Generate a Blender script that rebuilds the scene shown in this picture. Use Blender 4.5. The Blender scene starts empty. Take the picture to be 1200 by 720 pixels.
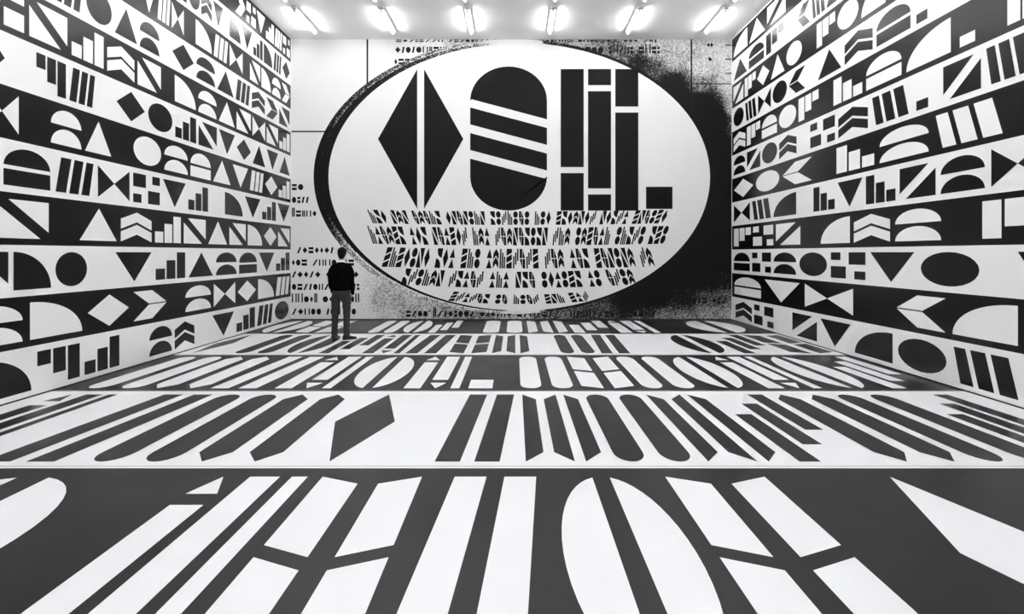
import bpy, bmesh, math, random
import numpy as np
from mathutils import Vector, Matrix, noise as mnoise

random.seed(11)
C = bpy.context.scene.collection
S = bpy.context.scene

# ---------------------------------------------------------------- camera, world, exposure
F, VX, VY = 740.0, 603.0, 297.0            # focal length and vanishing point, in pixels of a 1200x720 frame
EYE = 1.66
cd = bpy.data.cameras.new('camera'); cam = bpy.data.objects.new('camera', cd); C.objects.link(cam)
cam.location = (0, 0, EYE); cam.rotation_euler = (math.pi/2, 0, 0)
cd.sensor_width = 36; cd.lens = F/1200*36
cd.shift_x = -(VX-600)/1200; cd.shift_y = -(360-VY)/1200
cd.clip_start = .05; cd.clip_end = 100
S.camera = cam
w = bpy.data.worlds.new('world'); S.world = w; w.use_nodes = True
w.node_tree.nodes['Background'].inputs[0].default_value = (.5, .5, .5, 1)
w.node_tree.nodes['Background'].inputs[1].default_value = .2
S.view_settings.view_transform = 'Standard'; S.view_settings.look = 'None'
S.view_settings.gamma = 1; S.view_settings.use_curve_mapping = False
S.view_settings.exposure = 1.05
TUBE = 32.0                                 # strength of every fluorescent tube

XL, XR, YB, YF, H = -5.586, 5.426, 15.78, -3.0, 7.01

# ---------------------------------------------------------------- materials
def mat(name, col, rough=.5, spec=.5, noise_amt=0, noise_scale=3, bump=0, stretch=(1, 1, 1), rough_amt=0, metal=0):
    m = bpy.data.materials.new(name); m.use_nodes = True
    nt = m.node_tree; b = nt.nodes['Principled BSDF']
    b.inputs['Base Color'].default_value = (*col, 1); b.inputs['Roughness'].default_value = rough
    b.inputs['Specular IOR Level'].default_value = spec; b.inputs['Metallic'].default_value = metal
    if noise_amt or bump or rough_amt:
        tc = nt.nodes.new('ShaderNodeTexCoord'); mp = nt.nodes.new('ShaderNodeMapping')
        mp.inputs['Scale'].default_value = stretch
        n = nt.nodes.new('ShaderNodeTexNoise'); n.inputs['Scale'].default_value = noise_scale; n.inputs['Detail'].default_value = 5
        nt.links.new(tc.outputs['Object'], mp.inputs[0]); nt.links.new(mp.outputs[0], n.inputs['Vector'])
        if noise_amt:
            r = nt.nodes.new('ShaderNodeMapRange')
            r.inputs[1].default_value = .3; r.inputs[2].default_value = .7
            r.inputs[3].default_value = 1-noise_amt; r.inputs[4].default_value = 1+noise_amt
            mx = nt.nodes.new('ShaderNodeVectorMath'); mx.operation = 'SCALE'
            mx.inputs[0].default_value = col
            nt.links.new(n.outputs[0], r.inputs[0]); nt.links.new(r.outputs[0], mx.inputs['Scale'])
            nt.links.new(mx.outputs[0], b.inputs['Base Color'])
        if rough_amt:
            r2 = nt.nodes.new('ShaderNodeMapRange')
            r2.inputs[1].default_value = .3; r2.inputs[2].default_value = .7
            r2.inputs[3].default_value = rough-rough_amt; r2.inputs[4].default_value = rough+rough_amt
            nt.links.new(n.outputs[0], r2.inputs[0]); nt.links.new(r2.outputs[0], b.inputs['Roughness'])
        if bump:
            bp = nt.nodes.new('ShaderNodeBump'); bp.inputs['Strength'].default_value = bump; bp.inputs['Distance'].default_value = .01
            nt.links.new(n.outputs[0], bp.inputs['Height']); nt.links.new(bp.outputs[0], b.inputs['Normal'])
    return m

M_white = mat('white vinyl wall', (.79, .79, .79), .42, .3, .012, 1.3, stretch=(1, 1, .25))
M_black = mat('black vinyl wall', (.0035, .0035, .0037), .24, .2, .15, 2.0, stretch=(4, 4, .2))
M_ovalblack = mat('black vinyl far wall', (.0035, .0035, .0036), .4, .12, .15, 2.0, stretch=(4, 4, .2))
M_fwhite = mat('white vinyl floor', (.725, .73, .745), .45, .4, .012, 1.2)
M_fblack = mat('black vinyl floor', (.005, .005, .0056), .34, .19, .12, 1.7, rough_amt=.03)
M_ceil = mat('ceiling paint', (.9, .9, .9), .9, .2, .01, 2)
M_paint = mat('white paint', (.8, .8, .8), .8, .3)
M_gap = mat('shadow gap black', (.02, .02, .02), .7, .3)
M_metal = mat('lamp housing enamel', (.6, .6, .6), .5, .4)
M_plast = mat('lamp holder plastic', (.55, .55, .55), .5, .4)
M_knit = mat('black knit wool', (.0025, .0025, .0025), .95, .03, .3, 90, .5)
M_trous = mat('dark grey wool', (.036, .036, .037), .9, .2, .12, 25, .3)
M_shirt = mat('white cotton', (.8, .8, .8), .8, .3)
M_skin = mat('skin', (.33, .33, .33), .55, .4, .05, 30)
M_hair = mat('dark hair', (.006, .006, .006), .7, .08, .4, 60, .8, stretch=(1, 1, .25))
M_shoe = mat('black leather', (.01, .01, .01), .3, .5)
M_sole = mat('shoe rubber', (.02, .02, .02), .8, .3)
M_eye = mat('eye white', (.7, .7, .7), .3, .5)
M_dark = mat('dark iris', (.03, .03, .03), .2, .5)

M_tube = bpy.data.materials.new('lit fluorescent tube'); M_tube.use_nodes = True
_b = M_tube.node_tree.nodes['Principled BSDF']
_b.inputs['Base Color'].default_value = (.9, .9, .9, 1)
_b.inputs['Emission Color'].default_value = (1, 1, 1, 1); _b.inputs['Emission Strength'].default_value = TUBE

def grain_material(name, attr, light=(.78, .78, .78), dark=(.006, .006, .006), cell=75.0, spread=.5, rough=.5):
    """coarse enlarged-photocopy grain: the printed tone (a vertex attribute) against fine noise"""
    m = bpy.data.materials.new(name); m.use_nodes = True
    nt = m.node_tree; b = nt.nodes['Principled BSDF']
    a = nt.nodes.new('ShaderNodeAttribute'); a.attribute_name = attr
    tc = nt.nodes.new('ShaderNodeTexCoord')
    n = nt.nodes.new('ShaderNodeTexNoise'); n.inputs['Scale'].default_value = cell; n.inputs['Detail'].default_value = 3
    n2 = nt.nodes.new('ShaderNodeTexNoise'); n2.inputs['Scale'].default_value = cell*.22; n2.inputs['Detail'].default_value = 3
    nt.links.new(tc.outputs['Object'], n.inputs['Vector']); nt.links.new(tc.outputs['Object'], n2.inputs['Vector'])
    mixn = nt.nodes.new('ShaderNodeMath'); mixn.operation = 'MULTIPLY_ADD'; mixn.inputs[1].default_value = .8
    s2 = nt.nodes.new('ShaderNodeMath'); s2.operation = 'MULTIPLY'; s2.inputs[1].default_value = .2
    nt.links.new(n.outputs[0], mixn.inputs[0]); nt.links.new(n2.outputs[0], s2.inputs[0]); nt.links.new(s2.outputs[0], mixn.inputs[2])
    r = nt.nodes.new('ShaderNodeMapRange'); r.inputs[1].default_value = .5-.16; r.inputs[2].default_value = .5+.16
    r.inputs[3].default_value = -spread/2; r.inputs[4].default_value = spread/2; r.clamp = False
    nt.links.new(mixn.outputs[0], r.inputs[0])
    ad = nt.nodes.new('ShaderNodeMath'); ad.operation = 'ADD'
    nt.links.new(a.outputs['Fac'], ad.inputs[0]); nt.links.new(r.outputs[0], ad.inputs[1])
    ss = nt.nodes.new('ShaderNodeMapRange'); ss.interpolation_type = 'SMOOTHSTEP'
    ss.inputs[1].default_value = .28; ss.inputs[2].default_value = .72
    nt.links.new(ad.outputs[0], ss.inputs[0])
    mx = nt.nodes.new('ShaderNodeMixRGB'); mx.inputs[1].default_value = (*light, 1); mx.inputs[2].default_value = (*dark, 1)
    nt.links.new(ss.outputs[0], mx.inputs[0]); nt.links.new(mx.outputs[0], b.inputs['Base Color'])
    b.inputs['Roughness'].default_value = rough; b.inputs['Specular IOR Level'].default_value = .12
    return m
M_grain = grain_material('grainy print', 'tone')
M_rim = grain_material('streaked rim print', 'tone', cell=48, spread=.8)

# ---------------------------------------------------------------- mesh helpers
def obj(name, bm, m, parent=None, kind=None, smooth=False):
    me = bpy.data.meshes.new(name); bm.to_mesh(me); bm.free()
    for mm in (m if isinstance(m, (list, tuple)) else [m]): me.materials.append(mm)
    if smooth:
        for p in me.polygons: p.use_smooth = True
    o = bpy.data.objects.new(name, me); C.objects.link(o)
    if parent: o.parent = parent
    if kind: o['kind'] = kind
    return o

def empty(name, loc, label=None, cat=None, group=None, rz=0):
    o = bpy.data.objects.new(name, None); C.objects.link(o); o.location = loc; o.rotation_euler = (0, 0, rz)
    o.empty_display_size = .2
    if label: o['label'] = label
    if cat: o['category'] = cat
    if group: o['group'] = group
    return o

def add_box(bm, x0, x1, y0, y1, z0, z1, bev=0):
    v = [bm.verts.new((x, y, z)) for z in (z0, z1) for y in (y0, y1) for x in (x0, x1)]
    fs = [bm.faces.new([v[i] for i in q]) for q in ((0, 2, 3, 1), (4, 5, 7, 6), (0, 1, 5, 4), (2, 6, 7, 3), (0, 4, 6, 2), (1, 3, 7, 5))]
    if bev:
        es = list({e for f in fs for e in f.edges})
        bmesh.ops.bevel(bm, geom=es, offset=bev, segments=2, affect='EDGES', profile=.5)
    return bm

def box(name, dims, m, parent=None, kind=None, bev=0):
    return obj(name, add_box(bmesh.new(), *dims, bev=bev), m, parent, kind)

def add_cyl(bm, p0, p1, r, n=16, r1=None):
    r1 = r if r1 is None else r1
    p0, p1 = Vector(p0), Vector(p1); d = (p1-p0).normalized()
    a = d.orthogonal().normalized(); b = d.cross(a)
    A = [bm.verts.new(p0+(a*math.cos(t)+b*math.sin(t))*r) for t in [2*math.pi*i/n for i in range(n)]]
    B = [bm.verts.new(p1+(a*math.cos(t)+b*math.sin(t))*r1) for t in [2*math.pi*i/n for i in range(n)]]
    for i in range(n): bm.faces.new((A[i], A[(i+1) % n], B[(i+1) % n], B[i]))
    bm.faces.new(A[::-1]); bm.faces.new(B)
    return bm

# ---------------------------------------------------------------- room shell
floor = box('floor', (XL, XR, YF, YB, -.2, -.003), M_fwhite, kind='structure')
wall_left = box('wall_left', (XL-.25, XL, YF, YB, -.2, H), M_white, kind='structure')
wall_right = box('wall_right', (XR, XR+.25, YF, YB, -.2, H), M_white, kind='structure')
ceiling = box('ceiling', (XL-.25, XR+.25, YF-.25, YB+.25, H, H+.25), M_ceil, kind='structure')
box('wall_front', (XL-.25, XR+.25, YF-.25, YF, -.2, H), M_paint, kind='structure')

# far wall: a fine grid that carries the printed tone of the grainy enlargement
PX = YB/F
def wx(px): return (px-VX)*PX
def wz(py): return EYE-(py-VY)*PX
OC = (wx(608.5), wz(207.5)); OA, OB = 223.5*PX, 156.5*PX      # white oval

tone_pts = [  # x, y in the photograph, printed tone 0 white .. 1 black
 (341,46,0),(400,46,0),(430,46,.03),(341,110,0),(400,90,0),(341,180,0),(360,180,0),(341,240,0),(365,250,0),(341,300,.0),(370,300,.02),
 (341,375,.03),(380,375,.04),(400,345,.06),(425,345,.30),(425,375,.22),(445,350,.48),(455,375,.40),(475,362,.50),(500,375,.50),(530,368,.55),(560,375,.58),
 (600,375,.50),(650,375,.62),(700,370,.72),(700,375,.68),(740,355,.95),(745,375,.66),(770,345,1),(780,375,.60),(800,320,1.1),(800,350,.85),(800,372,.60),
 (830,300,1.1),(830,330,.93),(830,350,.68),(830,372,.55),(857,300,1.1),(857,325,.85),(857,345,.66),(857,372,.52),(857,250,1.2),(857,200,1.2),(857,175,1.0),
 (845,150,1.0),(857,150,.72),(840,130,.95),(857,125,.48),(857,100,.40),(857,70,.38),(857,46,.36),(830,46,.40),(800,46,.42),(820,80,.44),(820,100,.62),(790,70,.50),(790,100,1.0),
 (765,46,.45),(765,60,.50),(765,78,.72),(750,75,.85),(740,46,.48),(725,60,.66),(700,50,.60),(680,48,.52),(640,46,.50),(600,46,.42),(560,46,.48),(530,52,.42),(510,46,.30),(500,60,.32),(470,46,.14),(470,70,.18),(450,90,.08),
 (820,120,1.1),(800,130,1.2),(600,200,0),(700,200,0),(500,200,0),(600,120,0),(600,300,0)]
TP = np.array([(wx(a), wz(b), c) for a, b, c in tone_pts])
def build_far_wall():
    nx, nz = 180, 120
    xs = np.linspace(XL, XR, nx+1); zs = np.linspace(-.0, H, nz+1)
    gx, gz = np.meshgrid(xs, zs)
    P = np.stack([gx.ravel(), gz.ravel()], 1)
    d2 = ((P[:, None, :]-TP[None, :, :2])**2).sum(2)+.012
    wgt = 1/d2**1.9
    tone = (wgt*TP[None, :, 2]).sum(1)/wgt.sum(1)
    verts = [(x, YB, z) for x, z in P]
    faces = [(j*(nx+1)+i, j*(nx+1)+i+1, (j+1)*(nx+1)+i+1, (j+1)*(nx+1)+i) for j in range(nz) for i in range(nx)]
    n0 = len(verts)
    verts += [(XL-.25, YB+.25, -.2), (XR+.25, YB+.25, -.2), (XR+.25, YB+.25, H), (XL-.25, YB+.25, H)]
    faces.append((n0+3, n0+2, n0+1, n0))
    me = bpy.data.meshes.new('wall_back'); me.from_pydata(verts, [], faces)
    at = me.attributes.new('tone', 'FLOAT', 'POINT')
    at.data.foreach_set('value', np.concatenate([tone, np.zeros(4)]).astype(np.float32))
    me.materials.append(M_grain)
    o = bpy.data.objects.new('wall_back', me); C.objects.link(o); o['kind'] = 'structure'
    return o
wall_back = build_far_wall()

# ---------------------------------------------------------------- the generic print: bold plain shapes in cells
def arc(cx, cy, rx, ry, a0, a1, n=14):
    return [(cx+rx*math.cos(math.radians(a0+(a1-a0)*i/n)), cy+ry*math.sin(math.radians(a0+(a1-a0)*i/n))) for i in range(n+1)]
def rect(a, b, c, d): return [(a, c), (b, c), (b, d), (a, d)]
MOTIFS = [
 lambda: [[(0, 0), (1, 0), (.5, 1)]],                                             # upward wedge
 lambda: [[(0, 1), (.5, 0), (1, 1)]],                                             # downward wedge
 lambda: [rect(0, .46, .54, 1), rect(.54, 1, 0, .46), rect(.7, 1, .7, 1), rect(0, .3, 0, .3)],  # checker
 lambda: [arc(.5, .56, .5, .44, 0, 180), arc(.5, .0, .5, .46, 0, 180)],           # two domes
 lambda: [[(0, 0), (.26, 0), (.4, 1), (.14, 1)], [(.34, 0), (.58, 0), (.72, 1), (.48, 1)], [(.66, 0), (.88, 0), (1, 1), (.8, 1)]],  # slanted bars
 lambda: [[(0, 0), (.5, .5), (0, 1)], [(1, 0), (1, 1), (.5, .5)]],                # bow tie
 lambda: [[(.5, 0), (1, .5), (.5, 1), (0, .5)]],                                  # diamond
 lambda: [rect(0, .3, 0, .4), rect(.35, .65, 0, .7), rect(.7, 1, 0, 1)],          # rising steps
 lambda: [rect(0, .3, .6, 1), rect(.35, .65, .3, 1), rect(.7, 1, 0, 1)],          # hanging steps
 lambda: [[(0, .82), (0, 0), (.82, 0)], [(.18, 1), (1, 1), (1, .18)]],            # cut square
 lambda: [arc(0, 0, 1, 1, 0, 90)+[(0, 0)]],                                       # quarter disc
 lambda: [rect(0, 1, 0, .42), arc(.5, .52, .5, .48, 0, 180)],                     # dome on block
 lambda: [[(0, 0), (.55, 0), (1, .5), (.45, .5)], [(.45, .54), (1, .54), (.55, 1), (0, 1)]],  # folded band
 lambda: [[(0, .75), (.5, 1), (1, .75), (1, .42), (.5, .67), (0, .42)], [(0, .33), (.5, .58), (1, .33), (1, 0), (.5, .25), (0, 0)]],  # two chevrons
 lambda: [arc(.5, .5, .5, .5, 0, 360, 24)],                                       # disc
]
TALL = [
 lambda: [[(.5, 0), (1, .5), (.5, 1), (0, .5)]],                                  # lozenge
 lambda: [[(0, 0), (1, 0), (.5, .48)], [(0, .52), (1, .52), (.5, 1)]],            # two wedges
 lambda: [[(0, .76), (.5, 1), (1, .76), (1, .42), (.5, .66), (0, .42)], [(0, .34), (.5, .58), (1, .34), (1, 0), (.5, .24), (0, 0)]],
 lambda: [[(0, 0), (1, 0), (1, .36), (0, .2)], [(0, .28), (1, .44), (1, .72), (0, .56)], [(0, .64), (1, .8), (1, 1), (0, 1)]],  # slanted slices
 lambda: [arc(.5, .24, .5, .24, 0, 360, 24), arc(.5, .76, .5, .24, 0, 360, 24)],  # two discs
 lambda: [rect(0, .27, 0, .62), rect(.365, .635, .19, .81), rect(.73, 1, .38, 1)],  # sliding bars
 lambda: [[(0, .9), (0, 0), (.85, 0)], [(.15, 1), (1, 1), (1, .1)]],              # cut block
 lambda: [rect(0, .47, .52, 1), rect(.53, 1, 0, .48), [(.53, .52), (1, .52), (.53, 1)], [(0, .48), (.47, 0), (.47, .48)]],
 lambda: [rect(0, .27, 0, 1), rect(.365, .635, 0, .8), rect(.73, 1, 0, .6)],      # falling steps
 lambda: [arc(0, 0, 1, .48, 0, 90)+[(0, 0)], arc(1, 1, 1, .48, 180, 270)+[(1, 1)]],  # facing quarter discs
]
LONG = [      # long bars for the floor
 lambda: [[(0, 0), (.24, .1), (.24, .9), (0, 1)], [(.38, .1), (.62, 0), (.62, 1), (.38, .9)], [(.76, 0), (1, .1), (1, .9), (.76, 1)]],
 lambda: [[(0, 0), (.32, 0), (.5, 1), (.18, 1)], [(.5, 0), (.82, 0), (1, 1), (.68, 1)]],
 lambda: [rect(0, .3, 0, .78), [(0, .86), (.3, .86), (.15, 1)], rect(.42, .72, .22, 1), [(.42, .14), (.57, 0), (.72, .14)], rect(.84, 1, 0, 1)],
 lambda: [rect(0, .27, 0, .62), rect(.365, .635, .19, .81), rect(.73, 1, .38, 1)],
 lambda: [[(0, .1), (.2, 0), (.4, .1), (.4, .9), (.2, 1), (0, .9)], [(.6, .1), (.8, 0), (1, .1), (1, .9), (.8, 1), (.6, .9)]],
 lambda: [arc(.2, .1, .2, .1, 180, 360, 10)+arc(.2, .9, .2, .1, 0, 180, 10), arc(.8, .1, .2, .1, 180, 360, 10)+arc(.8, .9, .2, .1, 0, 180, 10)],
 lambda: [arc(.5, .5, .5, .5, 100, 260, 20), arc(.5, .5, .5, .5, -80, 80, 20)],
 lambda: [[(.5, 0), (.92, .5), (.5, 1), (.08, .5)]],
 lambda: [[(0, .06), (.4, 0), (.4, .42), (0, .48)], [(0, .54), (.4, .48), (.4, .94), (0, 1)], [(.6, 0), (1, .06), (1, .48), (.6, .42)], [(.6, .48), (1, .54), (1, 1), (.6, .94)]],
]
_last = [-1]
def pick(pool):
    k = random.randrange(len(pool))
    while k == _last[0]: k = random.randrange(len(pool))
    _last[0] = k
    return pool[k]()

def add_polys(bm, polys, to3):
    for p in polys:
        vs = []
        for u, v in p:
            q = to3(u, v)
            if vs and (Vector(q)-vs[-1].co).length < 1e-5: continue
            vs.append(bm.verts.new(q))
        if len(vs) > 2 and (vs[0].co-vs[-1].co).length < 1e-5: bm.verts.remove(vs.pop())
        if len(vs) > 2: bm.faces.new(vs)

def run_of_shapes(bm, s0, s1, n, pool, place, gap=.1):
    """n cells between s0 and s1 along a row; place(s, v) -> 3D"""
    cw = (s1-s0)/n
    for i in range(n):
        a = s0+cw*(i+gap/2); b = s0+cw*(i+1-gap/2)
        add_polys(bm, pick(pool), lambda u, v: place(a+(b-a)*u, v))

# side walls -----------------------------------------------------
def side_wall(wall, X, sgn, half, rows, cap=.74):
    """sgn +1: prints face +X (left wall).  rows hold (x0, x1, cells), frame columns turned into depth on the wall"""
    bh = H/12
    def depth(px): return F*half/abs(px-VX)
    for r in range(12):
        z1 = H-r*bh; z0 = z1-bh
        blk = r % 2 == 0
        bm = bmesh.new()
        add_box(bm, *sorted((X, X+sgn*.0015)), YF, YB, z0, z1)
        band = obj('printed_band', bm, M_black if blk else M_white, wall)
        if blk: band['label'] = 'black printed band running the length of the wall'
        else: band['label'] = 'white printed band running the length of the wall'
        zc0 = z0+bh*(1-cap)/2; zh = bh*cap
        def place(s, v): return (X+sgn*.0028, s, zc0+zh*v)
        runs = []
        near = YB
        for x0, x1, n in rows[r]:
            a, b = sorted((depth(x0), depth(x1))); b = min(b, YB-.04)
            runs.append((a, b, n)); near = min(near, a)
        s = near-.45
        while s > YF+1:
            n = random.choice((2, 3, 4, 5)); L = n*random.uniform(.62, .82)
            a = max(s-L, YF+.1); runs.append((a, s, n)); s = a-.45
        for a, b, n in runs:
            bm = bmesh.new()
            if n == 0: add_polys(bm, [rect(0, 1, 0, .3)], lambda u, v: place(a+(b-a)*u, v))
            else: run_of_shapes(bm, a, b, n, MOTIFS, place, .11)
            obj('printed_shapes', bm, M_white if blk else M_black, band)

left_rows = [
 [(275, 340, 6), (200, 263, 4)], [(268, 340, 6), (203, 262, 4)], [(292, 340, 4), (228, 285, 3), (165, 216, 3)],
 [(200, 340, 7), (60, 188, 4)], [(203, 340, 7), (-30, 190, 5)], [(134, 340, 9), (40, 113, 2), (-160, 8, 3)],
 [(154, 340, 8), (57, 132, 2), (-140, 24, 3)], [(262, 340, 4), (0, 245, 6)], [(90, 340, 9), (-90, 60, 2)],
 [(132, 340, 7), (-120, 104, 4)], [(215, 340, 5), (-60, 197, 4)], [(247, 339, 4), (173, 229, 2), (-120, 142, 4)]]
right_rows = [
 [(859, 922, 3), (936, 1000, 4)], [(859, 920, 3), (934, 1010, 4)], [(859, 941, 5), (956, 1040, 3)], [(859, 945, 5), (957, 1070, 3), (1074, 1087, 0)],
 [(859, 961, 5), (975, 1118, 3), (1125, 1143, 0)], [(859, 935, 4), (948, 1068, 3), (1074, 1088, 0), (1103, 1290, 3)],
 [(859, 954, 3), (978, 1181, 3)], [(859, 935, 3), (952, 1330, 7)], [(859, 940, 3), (960, 1107, 3), (1147, 1240, 1)],
 [(859, 1153, 7)], [(859, 1004, 3), (1048, 1320, 3)], [(861, 908, 2), (927, 1320, 6)]]
side_wall(wall_left, XL, 1, -XL, left_rows)
side_wall(wall_right, XR, -1, XR, right_rows)

# floor ----------------------------------------------------------
FE = [15.78, 13.08, 10.37, 7.66, 4.93, 2.20, -.40, -3.0]
floor_rows = [
 (383, [(305, 405, 2), (440, 540, 3), (565, 765, 4), (805, 872, 1)]),
 (403, [(240, 275, 1), (300, 622, 7), (650, 735, 2), (790, 965, 3)]),
 (437, [(150, 550, 6), (555, 580, 0), (605, 1055, 7)]),
 (503, [(-60, 30, 1), (70, 470, 4), (518, 1240, 8)]),
 (620, [(-240, 60, 1), (150, 975, 5), (1060, 1400, 2)]),
 None, None]
for r in range(7):
    y1, y0 = FE[r], FE[r+1]; blk = r % 2 == 0
    bm = bmesh.new(); add_box(bm, XL, XR, y0, y1, -.003, -.0015)
    band = obj('printed_band', bm, M_fblack if blk else M_fwhite, floor)
    band['label'] = ('black' if blk else 'white')+' printed band across the floor'
    d = y1-y0
    def place(s, v): return (s, y0+.1+(d-.1-.24)*v, 0)
    if floor_rows[r]:
        py, runs = floor_rows[r]; dist = EYE*F/(py-VY)
        runs = [((a-VX)*dist/F, (b-VX)*dist/F, n) for a, b, n in runs]
    else:
        runs = [(XL+.3, -1.8, 4), (-1.2, 1.4, 3), (2.0, XR-.3, 4)]
    for a, b, n in runs:
        a = max(a, XL+.02); b = min(b, XR-.02)
        if b <= a: continue
        bm = bmesh.new()
        if n == 0: add_polys(bm, [rect(0, 1, 0, .22)], lambda u, v: place(a+(b-a)*u, v))
        else: run_of_shapes(bm, a, b, n, LONG, place, .13)
        obj('printed_shapes', bm, M_fwhite if blk else M_fblack, band)
    # narrow keylines that separate the bands
    k = bmesh.new(); add_box(k, XL, XR, y1-.055, y1-.012, -.0015, -.0002)
    if r: obj('keyline', k, M_fwhite if blk else M_fblack, band)
    else: k.free()

# far wall print --------------------------------------------------
def far(y): return YB-y
def ring_mesh():
    n, k = 160, 8
    vs, tone, fs = [], [], []
    for i in range(n):
        t = 2*math.pi*i/n; c, s_ = math.cos(t), math.sin(t)
        deg = math.degrees(t) % 360
        ox, oz = wx(601.5), wz(207.0)                      # outer edge is shifted to the left
        oa, ob = 234*PX, 161*PX
        for j in range(k+1):
            u = j/k
            x = (OC[0]+OA*.992*c)*(1-u)+(ox+oa*c)*u; z = (OC[1]+OB*.992*s_)*(1-u)+(oz+ob*s_)*u
            vs.append((x, far(.002), z))
            left = max(0, -c)
            tn = 1.25*left**.55 if left > .12 else .15
            if s_ > .35: tn *= .75 if u > .55 else 1.0
            if .5 < u < .72: tn *= .78
            if s_ < -.25 and c < -.05:
                g = min(1, (-s_-.25)/.35); low = 1.15 if u < .5 else .05 if u < .62 else .46
                tn = tn*(1-g)+low*g
            elif s_ < -.45: tn = .3
            if c > -.05: tn = 0 if s_ > 0 else .12
            if c > .12 : tn = .0 if u < .3 else .6 + .6*min(1, max(0, c*2))
            tone.append(tn)
    for i in range(n):
        for j in range(k):
            a = i*(k+1)+j; b = ((i+1) % n)*(k+1)+j
            fs.append((a, a+1, b+1, b))
    me = bpy.data.meshes.new('oval_rim'); me.from_pydata(vs, [], fs)
    at = me.attributes.new('tone', 'FLOAT', 'POINT'); at.data.foreach_set('value', np.array(tone, np.float32))
    me.materials.append(M_rim)
    o = bpy.data.objects.new('oval_rim', me); C.objects.link(o); o.parent = wall_back
    o['label'] = 'streaky black printed rim around the oval'
ring_mesh()
bm = bmesh.new()
bm.faces.new([bm.verts.new((OC[0]+OA*math.cos(2*math.pi*i/128), far(.004), OC[1]+OB*math.sin(2*math.pi*i/128))) for i in range(128)])
oval = obj('printed_oval', bm, M_white, wall_back); oval['label'] = 'large plain white oval'

def flat(name, polys, m, parent, y=.006):
    """polys in frame pixels of the far wall"""
    b = bmesh.new(); add_polys(b, polys, lambda u, v: (wx(u), far(y), wz(v)))
    return obj(name, b, m, parent)
# four big plain forms: split lozenge, sliced capsule, sliding bars, square
flat('large_form', [[(489, 81), (489, 245), (443, 163)], [(497, 81), (543, 163), (497, 245)]], M_ovalblack, oval)['label'] = 'tall black lozenge split down the middle'
flat('large_form', [arc(596, 118, 45, 40, 180, 360, 24)+[(641, 140), (551, 116)], [(551, 126), (641, 150), (641, 170), (551, 146)],
                    [(551, 156), (641, 180), (641, 200), (551, 176)], [(551, 186), (641, 210)]+arc(596, 207, 45, 40, 0, 180, 24)], M_ovalblack, oval)['label'] = 'tall black capsule cut by slanted white gaps'
flat('large_form', [rect(657, 684, 81, 196), rect(689, 716, 107, 221), rect(721, 748, 132, 247), rect(689, 716, 81, 100), rect(721, 748, 81, 125), rect(657, 684, 203, 247), rect(689, 716, 228, 247)], M_ovalblack, oval)['label'] = 'three black bars cut at staggered heights'
flat('large_form', [rect(757, 788, 219, 245)], M_ovalblack, oval)['label'] = 'small black square'
# five rows of small forms, curved like a lens
small_rows = [(433, 782, 247, 263, [3, 3, 5, 7, 7, 3, 7, 5, 6]), (433, 782, 266, 287, [6, 3, 6, 3, 9, 3, 6, 5, 3]),
              (450, 765, 291, 314, [7, 3, 3, 8, 3, 3, 6, 2]), (472, 743, 317, 336, [6, 5, 3, 3, 6, 2, 4]), (528, 690, 344, 355, [6, 2, 4, 3, 3])]
for x0, x1, ya, yb, words in small_rows:
    tot = sum(words)+.8*(len(words)-1); mid = 608; half = (x1-x0)/2; cx = (x0+x1)/2
    warp = lambda q: q-.16*math.sin(math.pi*(2*q-1))/math.pi*1.0
    b = bmesh.new(); pos = 0
    for n in words:
        for i in range(n):
            a0 = (pos+i+.09)/tot; a1 = (pos+i+.91)/tot
            def plc(u, v):
                q = a0+(a1-a0)*u
                e = (2*q-1)
                lean = -e*7*(v-.5)*(1 if ya > 280 else -1)
                y = yb-(yb-ya)*v + (e*e-.4)*(-4 if ya > 300 else -2)
                return (wx(x0+(x1-x0)*q+lean), far(.006), wz(y))
            add_polys(b, pick(TALL), plc)
        pos += n+.8
    obj('small_forms', b, M_ovalblack, oval)

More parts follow.
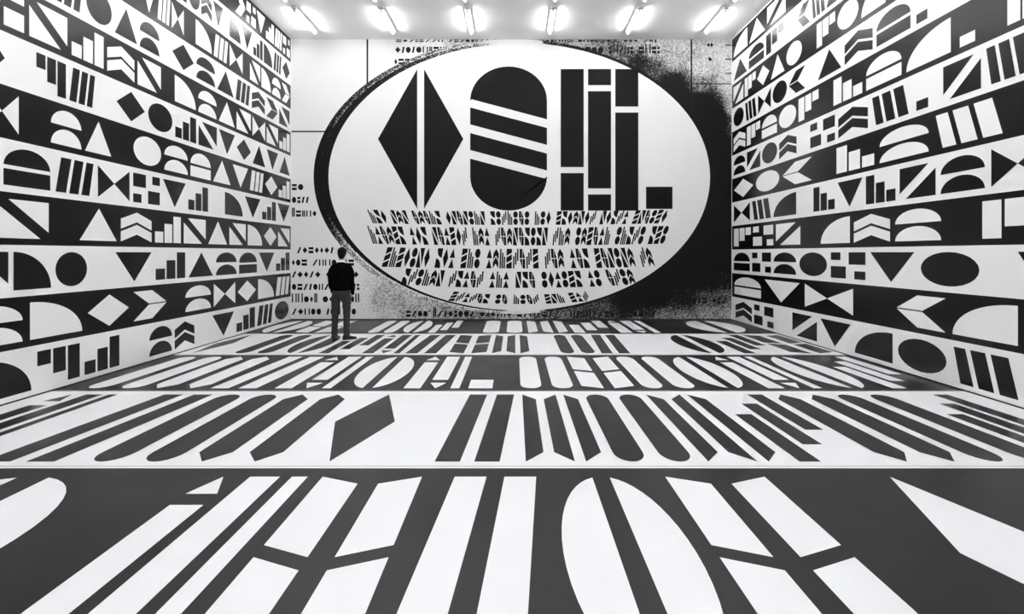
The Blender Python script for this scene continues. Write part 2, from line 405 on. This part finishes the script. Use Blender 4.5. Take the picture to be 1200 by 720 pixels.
# thin ruled lines and rows of tiny marks on the page behind the oval
M_ink = mat('printed ink', (.006, .006, .006), .5, .15)
flat('ruled_line', [rect(429.5, 431.5, 46, 104)], M_ink, wall_back, .0012)
flat('ruled_line', [rect(341.2, 381, 153.4, 155)], M_ink, wall_back, .0012)
flat('ruled_line', [rect(809.3, 811.2, 46, 137)], M_ink, wall_back, .0012)
flat('ruled_line', [rect(811, 857.4, 97.6, 98.8)], M_ink, wall_back, .0012)
for yy in (53, 69.5, 86): flat('ruled_line', [rect(850, 857.4, yy-.6, yy+.6)], M_ink, wall_back, .0012)
flat('ruled_mark', [rect(829, 831.5, 51, 54.5), rect(832.5, 835.5, 51, 54.5)], M_ink, wall_back, .0012)
flat('ruled_mark', [[(829.5, 69.5), (832, 67), (834.5, 69.5), (832, 72)]], M_ink, wall_back, .0012)
def marks(x0, x1, y, ymax=None, h=7.2):
    """one row of tiny upright marks in groups, standing on y"""
    polys = []; x = x0
    left = random.randint(3, 9)
    while x < x1:
        wv = random.choice((3.6, 5.2, 5.8, 6.4)); hh = h*random.choice((1, 1, 1, 1.45))
        e = min(x+wv, x1)
        if e-x > 2:
            y1 = y-hh
            if ymax: y1 = max(y1, ymax)
            k = random.randrange(5); mx_ = (x+e)/2; hw = (e-x)/2; t = y1 if ymax else y-h
            if k == 0: polys += [rect(x, x+1.6, y, y1), rect(e-1.6, e, y, y1)]
            elif k == 1: polys += [arc(mx_, (y+t)/2, hw, (y-t)/2, 0, 360, 12)]
            elif k == 2: polys += [rect(x, e, y-(y-t)*.42, y), rect(x, e, t, y-(y-t)*.62)]
            elif k == 3: polys += [[(mx_, y), (e, (y+t)/2), (mx_, t), (x, (y+t)/2)]]
            else: polys += [[(x, y), (x+2.2, y), (e, t), (e-2.2, t)]]
        x = e+1.3; left -= 1
        if left == 0: x += 5; left = random.randint(3, 9)
    if polys: flat('tiny_marks', polys, M_ink, wall_back, .0012)
for y, a, b_ in ((223, 342, 358), (238, 342, 362), (254, 342, 376)): marks(a, b_, y)
for y, a, b_ in ((297, 348, 393), (311.5, 342, 417), (325.5, 342, 421), (340, 342, 421), (354.5, 342, 421), (369, 342, 421)): marks(a, b_, y)
marks(464, 560, 49.3, 46.4); marks(580, 770, 49.3, 46.4)
marks(463, 527, 62); marks(462, 480, 76); marks(686, 773, 62.5, h=7.5)
marks(476, 660, 371.5); marks(668, 770, 372)
marks(806, 857, 356); marks(812, 857, 340); marks(826, 857, 325)

# thin strips coloured black as the shade of the gap under the walls, thin white edge beads
box('shadow_gap_strip_left', (XL, XL+.012, YF, YB, -.0005, .014), M_gap, kind='structure')
box('shadow_gap_strip_right', (XR-.012, XR, YF, YB, -.0005, .014), M_gap, kind='structure')
box('shadow_gap_strip_back', (XL, XR, YB-.03, YB, -.0005, .018), M_gap, kind='structure')
box('trim_1', (XR-.006, XR, YB-.03, YB-.008, .02, H), M_paint, kind='structure')
box('trim_2', (XL, XL+.006, YB-.03, YB-.008, .02, H), M_paint, kind='structure')
box('trim_3', (XR-.008, XR, YF, YB-.03, H-.028, H), M_paint, kind='structure')

# ---------------------------------------------------------------- ceiling lights
def make_light(label, group):
    L = 1.46
    t = empty('ceiling_light', (0, 0, H), label, 'ceiling light', group)
    obj('batten', add_box(bmesh.new(), -.06, .06, -L/2+.02, L/2-.02, -.05, 0, .006), M_metal, t)
    for s in (-1, 1):
        e = bmesh.new(); add_box(e, -.022, .022, s*(L/2-.02)-.014, s*(L/2-.02)+.014, -.115, -.04, .004)
        obj('tube_holder', e, M_plast, t)
    tb = bmesh.new(); add_cyl(tb, (0, -L/2+.035, -.088), (0, L/2-.035, -.088), .019, 14)
    obj('tube', tb, M_tube, t, smooth=True)
    for s in (-1, 1):
        e = bmesh.new(); add_cyl(e, (0, s*(L/2-.068), -.088), (0, s*(L/2-.034), -.088), .0205, 14)
        obj('end_cap', e, M_metal, t)
    j = bmesh.new(); add_box(j, -.055, .055, -L/2-.07, -L/2+.02, -.035, 0, .006)
    obj('junction_box', j, M_plast, t)
    return t
def copy_tree(o, parent=None):
    c = o.copy(); C.objects.link(c); c.parent = parent
    for ch in list(o.children): copy_tree(ch, c)
    return c
names = ['fluorescent tube on the ceiling nearest the left wall, at the far end of the room',
         'second fluorescent tube from the left wall in the far row on the ceiling',
         'third fluorescent tube from the left wall in the far row, above the oval',
         'third fluorescent tube from the right wall in the far row, above the oval',
         'second fluorescent tube from the right wall in the far row on the ceiling',
         'fluorescent tube on the ceiling nearest the right wall, at the far end of the room']
proto = None
for r in range(9):
    for c in range(6):
        if proto is None: o = proto = make_light(names[0], 'fluorescent tubes in the far ceiling row')
        else: o = copy_tree(proto)
        o.location = (-4.77+1.87*c, 14.42-1.93*r, H)
        if r == 0: o['label'] = names[c]; o['group'] = 'fluorescent tubes in the far ceiling row'
        elif r == 1:
            o['label'] = names[c].replace('in the far row, above the oval', 'in the second row from the far wall').replace('in the far row', 'in the second row from the far wall').replace('at the far end of the room', 'in the second row from the far wall').replace(' on the ceiling', '')
            o['group'] = 'fluorescent tubes in the second ceiling row'
        else:
            o['label'] = 'bare white fluorescent tube on the ceiling, nearer than the two far rows'
            o['group'] = 'fluorescent tubes in the nearer ceiling rows'

# ---------------------------------------------------------------- the visitor, seen from behind
def loft(bm, rings, n=20, cap=True):
    """rings: (centre, rx, ry[, normal]) ; elliptical sections joined into a closed tube"""
    loops = []
    for i, r in enumerate(rings):
        c = Vector(r[0])
        if len(r) > 3: nn = Vector(r[3]).normalized()
        else:
            p = Vector(rings[max(0, i-1)][0]); q = Vector(rings[min(len(rings)-1, i+1)][0]); nn = (q-p).normalized()
        xa = Vector((1, 0, 0)); xa = (xa-nn*xa.dot(nn)).normalized(); ya = nn.cross(xa)
        loops.append([bm.verts.new(c+xa*r[1]*math.cos(2*math.pi*k/n)+ya*r[2]*math.sin(2*math.pi*k/n)) for k in range(n)])
    for A, B in zip(loops, loops[1:]):
        for k in range(n): bm.faces.new((A[k], A[(k+1) % n], B[(k+1) % n], B[k]))
    if cap: bm.faces.new(loops[0][::-1]); bm.faces.new(loops[-1])

def ball(bm, c, rx, ry, rz, rot=None):
    M = Matrix.Translation(c) @ (rot.to_4x4() if rot else Matrix.Identity(4)) @ Matrix.Diagonal((rx, ry, rz, 1))
    bmesh.ops.create_uvsphere(bm, u_segments=24, v_segments=16, radius=1, matrix=M)

def fused(name, bm, m, parent, voxel, smooth=6, fac=.5):
    """joins overlapping closed pieces into ONE continuous surface"""
    bmesh.ops.recalc_face_normals(bm, faces=bm.faces)
    me = bpy.data.meshes.new(name); bm.to_mesh(me); bm.free()
    o = bpy.data.objects.new(name, me); C.objects.link(o)
    r = o.modifiers.new('r', 'REMESH'); r.mode = 'VOXEL'; r.voxel_size = voxel; r.use_smooth_shade = True
    sm = o.modifiers.new('s', 'SMOOTH'); sm.iterations = smooth; sm.factor = fac
    dg = bpy.context.evaluated_depsgraph_get()
    new = bpy.data.meshes.new_from_object(o.evaluated_get(dg))
    o.modifiers.clear(); o.data = new; new.name = name
    new.materials.clear(); new.materials.append(m)
    for p in new.polygons: p.use_smooth = True
    o.parent = parent
    return o

def wrinkle(o, amp, scale, stretch=(1, 1, 1)):
    nrm = [v.normal.copy() for v in o.data.vertices]
    for v, n_ in zip(o.data.vertices, nrm):
        p = v.co.copy(); q = Vector((p.x*stretch[0], p.y*stretch[1], p.z*stretch[2]))*scale
        v.co = p+n_*amp*mnoise.noise(q)

person = empty('person', (-3.33, 12.15, 0), 'person standing with back turned, black sweater over white collar, grey trousers, facing the oval', 'person')
HX, HY, HZ = .005, .022, 1.655                     # head centre
ARM = {-1: [(-.140, -.01, 1.385), (-.192, -.03, 1.30), (-.203, -.04, 1.14), (-.202, .01, 1.0), (-.182, .085, .888)],
        1: [(.140, -.01, 1.385), (.194, -.03, 1.30), (.210, -.04, 1.14), (.213, .01, 1.0), (.194, .085, .888)]}
LEG = {-1: [(-.09, .0, .92), (-.105, .0, .80), (-.122, .012, .52), (-.13, .0, .30), (-.132, -.015, .09)],
        1: [(.09, .0, .92), (.095, .0, .80), (.098, .014, .52), (.10, .0, .30), (.102, -.015, .09)]}
FOOT = {-1: -6, 1: 50}                             # toe-out, degrees
def body():
    bm = bmesh.new()
    loft(bm, [((0, 0, .86), .13, .09), ((0, 0, .95), .155, .10), ((0, .0, 1.08), .135, .09), ((0, -.005, 1.25), .155, .10), ((0, -.01, 1.37), .155, .09), ((0, -.01, 1.42), .11, .07), ((0, -.005, 1.49), .06, .055)])
    loft(bm, [((0, -.01, 1.42), .07, .062), ((0, -.004, 1.50), .055, .058), ((.003, .008, 1.60), .052, .056)])
    # head: skull, face, jaw, nose, ears
    ball(bm, (HX, HY-.012, HZ+.018), .074, .092, .088)
    ball(bm, (HX, HY+.03, HZ-.045), .055, .058, .068)
    ball(bm, (HX, HY+.055, HZ-.088), .030, .030, .024)
    loft(bm, [((HX, HY+.080, HZ+.012), .008, .008, (0, .3, -1)), ((HX, HY+.100, HZ-.018), .012, .014, (0, .3, -1)), ((HX, HY+.097, HZ-.036), .017, .015, (0, .1, -1))])
    ball(bm, (HX, HY+.076, HZ+.025), .045, .016, .010)               # brow
    ball(bm, (HX, HY+.082, HZ-.056), .022, .010, .006); ball(bm, (HX, HY+.080, HZ-.067), .020, .010, .007)  # lips
    for s_ in (-1, 1):
        ball(bm, (HX+s_*.076, HY-.008, HZ-.012), .009, .020, .032, Matrix.Rotation(math.radians(s_*14), 3, 'Z'))
        P = ARM[s_]
        loft(bm, [(P[0], .040, .044), (P[1], .042, .044), (P[2], .036, .038), (P[3], .034, .034), (P[4], .025, .022)])
        hand(bm, s_)
        L = LEG[s_]
        loft(bm, [(L[0], .078, .085), (L[1], .075, .082), (L[2], .052, .056), (L[3], .047, .052), (L[4], .034, .038)])
        a = math.radians(FOOT[s_]); fx, fy = math.sin(a), math.cos(a)
        bx, by = L[4][0], L[4][1]
        loft(bm, [((bx-fx*.03, by-fy*.03, .06), .03, .03, (fx, fy, 0)), ((bx+fx*.06, by+fy*.06, .05), .035, .03, (fx, fy, 0)), ((bx+fx*.15, by+fy*.15, .035), .036, .018, (fx, fy, 0))])
    return fused('body', bm, M_skin, person, .0045, 3)

def hand(bm, s_):
    """palm, four unequal curled fingers and a thumb from the side of the palm, hanging relaxed at the thigh"""
    wr = Vector(ARM[s_][4]); d = Vector((-s_*.42, .50, -.75)).normalized()     # hand direction
    side = Vector((-s_*.2, .83, .5)).normalized(); side = (side-d*side.dot(d)).normalized()                                    # towards the thumb (forward)
    inn = Vector((-s_*.8, -.55, -.1)).normalized(); inn = (inn-d*inn.dot(d)).normalized()                                    # palm faces the thigh
    loft(bm, [(wr-d*.02, .024, .020, d), (wr+d*.02, .018, .028, d), (wr+d*.055, .016, .040, d), (wr+d*.088, .014, .040, d)], 16)
    for k, (off, ln) in enumerate(((.030, .072), (.010, .082), (-.010, .076), (-.029, .060))):
        b0 = wr+d*.078+side*off; dd = d.copy(); p = b0; pts = [p]
        for j, f in enumerate((.45, .32, .23)):
            dd = (dd+inn*(.26+.10*j+.05*k)+Vector((0, -.05, 0))).normalized(); p = p+dd*ln*f; pts.append(p)
        loft(bm, [(q, r_, r_) for q, r_ in zip(pts, (.0092, .0088, .0078, .0062))], 10)
    t0 = wr+d*.028+side*.026; t1 = t0+(side*.7+d*.75+inn*.2).normalized()*.036; t2 = t1+(side*.2+d*.9+inn*.35).normalized()*.032; t3 = t2+(d+inn*.4).normalized()*.02
    loft(bm, [(t0, .013, .013), (t1, .0105, .0105), (t2, .0095, .0095), (t3, .007, .007)], 10)
body()

# eyes set in the face
for s_ in (-1, 1):
    bm = bmesh.new(); ball(bm, (HX+s_*.030, HY+.075, HZ+.002), .011, .010, .0065)
    e = obj('eye', bm, M_eye, person, smooth=True)
    bm = bmesh.new(); ball(bm, (HX+s_*.030, HY+.0832, HZ+.002), .0052, .0025, .0050)
    obj('iris', bm, M_dark, e, smooth=True)
# short dark hair: covers the crown, back and sides down to the nape
def hair():
    bm = bmesh.new()
    ball(bm, (HX, HY-.016, HZ+.028), .085, .104, .096)
    ball(bm, (HX, HY-.050, HZ-.028), .068, .056, .070)
    ball(bm, (HX, HY-.058, HZ-.075), .048, .034, .038)
    ball(bm, (HX-.008, HY+.036, HZ+.090), .055, .042, .022)
    for s_ in (-1, 1): ball(bm, (HX+s_*.066, HY-.004, HZ+.02), .018, .034, .040)
    cut = [f for f in bm.verts]
    o = fused('hair', bm, M_hair, person, .005, 4)
    # pull the front back off the face
    nrm = [v.normal.copy() for v in o.data.vertices]
    for v, n_ in zip(o.data.vertices, nrm):
        if v.co.y > HY+.045 and v.co.z < HZ+.055: v.co.y = HY+.045-(v.co.y-HY-.045)*.3
        v.co += n_*(.0035*mnoise.noise(Vector((v.co.x*60, v.co.y*60, v.co.z*22))))
hair()
# sweater: torso and sleeves in one knit surface, ribbed hem and cuffs
bm = bmesh.new()
loft(bm, [((-.004, .0, .955), .168, .112), ((-.004, .0, .985), .180, .122), ((-.004, .0, 1.08), .178, .122), ((0, -.004, 1.22), .186, .124), ((0, -.008, 1.33), .190, .120), ((0, -.010, 1.40), .174, .108), ((0, -.010, 1.45), .124, .088), ((0, -.006, 1.490), .072, .070)], 36)
for s_ in (-1, 1):
    P = ARM[s_]
    loft(bm, [((s_*.09, -.01, 1.425), .058, .06, (s_, 0, -.4)), ((s_*.150, -.012, 1.392), .062, .064, (s_*.7, 0, -.7)), (P[1], .056, .060), ((P[2][0], P[2][1], P[2][2]+.05), .050, .056), (P[2], .049, .054), (P[3], .045, .048), ((P[4][0], P[4][1]-.012, P[4][2]+.02), .038, .038), ((P[4][0], P[4][1], P[4][2]-.005), .034, .034)], 22)
sw = fused('sweater', bm, M_knit, person, .009, 5)
wrinkle(sw, .010, 9, (1, 1, 1.8)); wrinkle(sw, .004, 26)
bm = bmesh.new(); loft(bm, [((-.004, 0, .940), .164, .109, (0, 0, 1)), ((-.004, 0, .955), .172, .117, (0, 0, 1)), ((-.004, 0, .985), .174, .118, (0, 0, 1))], 36)
obj('hem', bm, M_knit, person, smooth=True)
for s_ in (-1, 1):
    P = ARM[s_]; a, b_ = Vector(P[3]), Vector(P[4]); d = (b_-a).normalized()
    bm = bmesh.new(); loft(bm, [(b_-d*.03, .036, .036, d), (b_+d*.022, .031, .031, d)], 20)
    obj('cuff', bm, M_knit, person, smooth=True)
# shirt collar standing out of the sweater
bm = bmesh.new()
loft(bm, [((0, -.006, 1.472), .082, .078, (0, -.05, 1)), ((0, -.004, 1.498), .074, .073, (0, -.10, 1)), ((0, -.001, 1.530), .066, .068, (0, -.14, 1)), ((0, .0, 1.534), .060, .062, (0, -.14, 1)), ((0, -.002, 1.50), .058, .06, (0, -.1, 1))], 32)
obj('shirt_collar', bm, M_shirt, person, smooth=True)['label'] = 'white shirt collar'
# trousers
bm = bmesh.new()
loft(bm, [((0, 0, .985), .158, .104), ((0, 0, .93), .166, .110), ((0, -.006, .87), .172, .118), ((0, -.006, .81), .166, .108), ((.0, 0, .775), .12, .07)], 32)
for s_ in (-1, 1):
    L = LEG[s_]; lo = Vector(L[4]); 
    loft(bm, [(L[0], .082, .095), ((L[1][0], L[1][1]-.004, L[1][2]-.02), .088, .098), ((L[2][0]-s_*.002, L[2][1]-.006, .64), .078, .086), (L[2], .068, .074), ((L[3][0], L[3][1], .36), .062, .070), ((L[3][0], L[3][1]-.004, .22), .058, .066), (lo, .057, .066), (lo-Vector((0, 0, .035)), .058, .070)], 24)
tr = fused('trousers', bm, M_trous, person, .008, 4)
wrinkle(tr, .011, 7, (1, 1, 2.2)); wrinkle(tr, .005, 20, (1, 1, 2))
for v, n_ in zip(tr.data.vertices, [v.normal.copy() for v in tr.data.vertices]):      # folds gathering above the shoe
    if v.co.z < .30: v.co += n_*.006*math.sin(v.co.z*95+v.co.x*20)*(1-v.co.z/.30)
bm = bmesh.new(); loft(bm, [((0, 0, .965), .163, .109, (0, 0, 1)), ((0, 0, 1.0), .161, .107, (0, 0, 1))], 32)
obj('waistband', bm, M_trous, person, smooth=True)
for s_ in (-1, 1):              # back pockets
    bm = bmesh.new(); add_box(bm, s_*.085-.045, s_*.085+.045, -.1215, -.108, .872, .880, .002)
    obj('pocket_welt', bm, M_trous, person)
# shoes: upper, sole, heel
for s_ in (-1, 1):
    a = math.radians(FOOT[s_]); R = Matrix.Rotation(-a, 4, 'Z'); T = Matrix.Translation((LEG[s_][4][0], LEG[s_][4][1], 0))
    bm = bmesh.new(); 
    secs = [(-.075, .022, .040, .050), (-.06, .034, .046, .062), (-.02, .040, .050, .066), (.04, .040, .046, .056), (.10, .046, .036, .042), (.155, .046, .030, .030), (.19, .034, .026, .022), (.208, .014, .022, .012)]
    loft(bm, [((0, y, max(.022, hz)), wx_, max(.012, zr*.78), (0, 1, 0)) for y, wx_, hz, zr in secs], 20)
    loft(bm, [((0, -.02, .05), .040, .048, (0, 0, 1)), ((0, -.018, .10), .040, .046, (0, 0, 1))], 18)
    for v in bm.verts: v.co.z = max(v.co.z, .014)
    bmesh.ops.transform(bm, matrix=T @ R, verts=bm.verts)
    sh = obj('shoe', bm, M_shoe, person, smooth=True)
    bm = bmesh.new(); out = [(-.078, .0), (-.07, .028), (-.04, .040), (.02, .038), (.07, .043), (.12, .050), (.17, .044), (.20, .026), (.213, 0)]
    pts = out+[(y, -x) for y, x in out[-2:0:-1]]
    lo = [bm.verts.new((x, y, 0.0005)) for y, x in pts]; hi = [bm.verts.new((x, y, .016)) for y, x in pts]
    bm.faces.new(lo); bm.faces.new(hi[::-1])
    for i in range(len(pts)): bm.faces.new((lo[i], hi[i], hi[(i+1) % len(pts)], lo[(i+1) % len(pts)]))
    bmesh.ops.transform(bm, matrix=T @ R, verts=bm.verts); bmesh.ops.recalc_face_normals(bm, faces=bm.faces)
    obj('sole', bm, M_sole, sh)
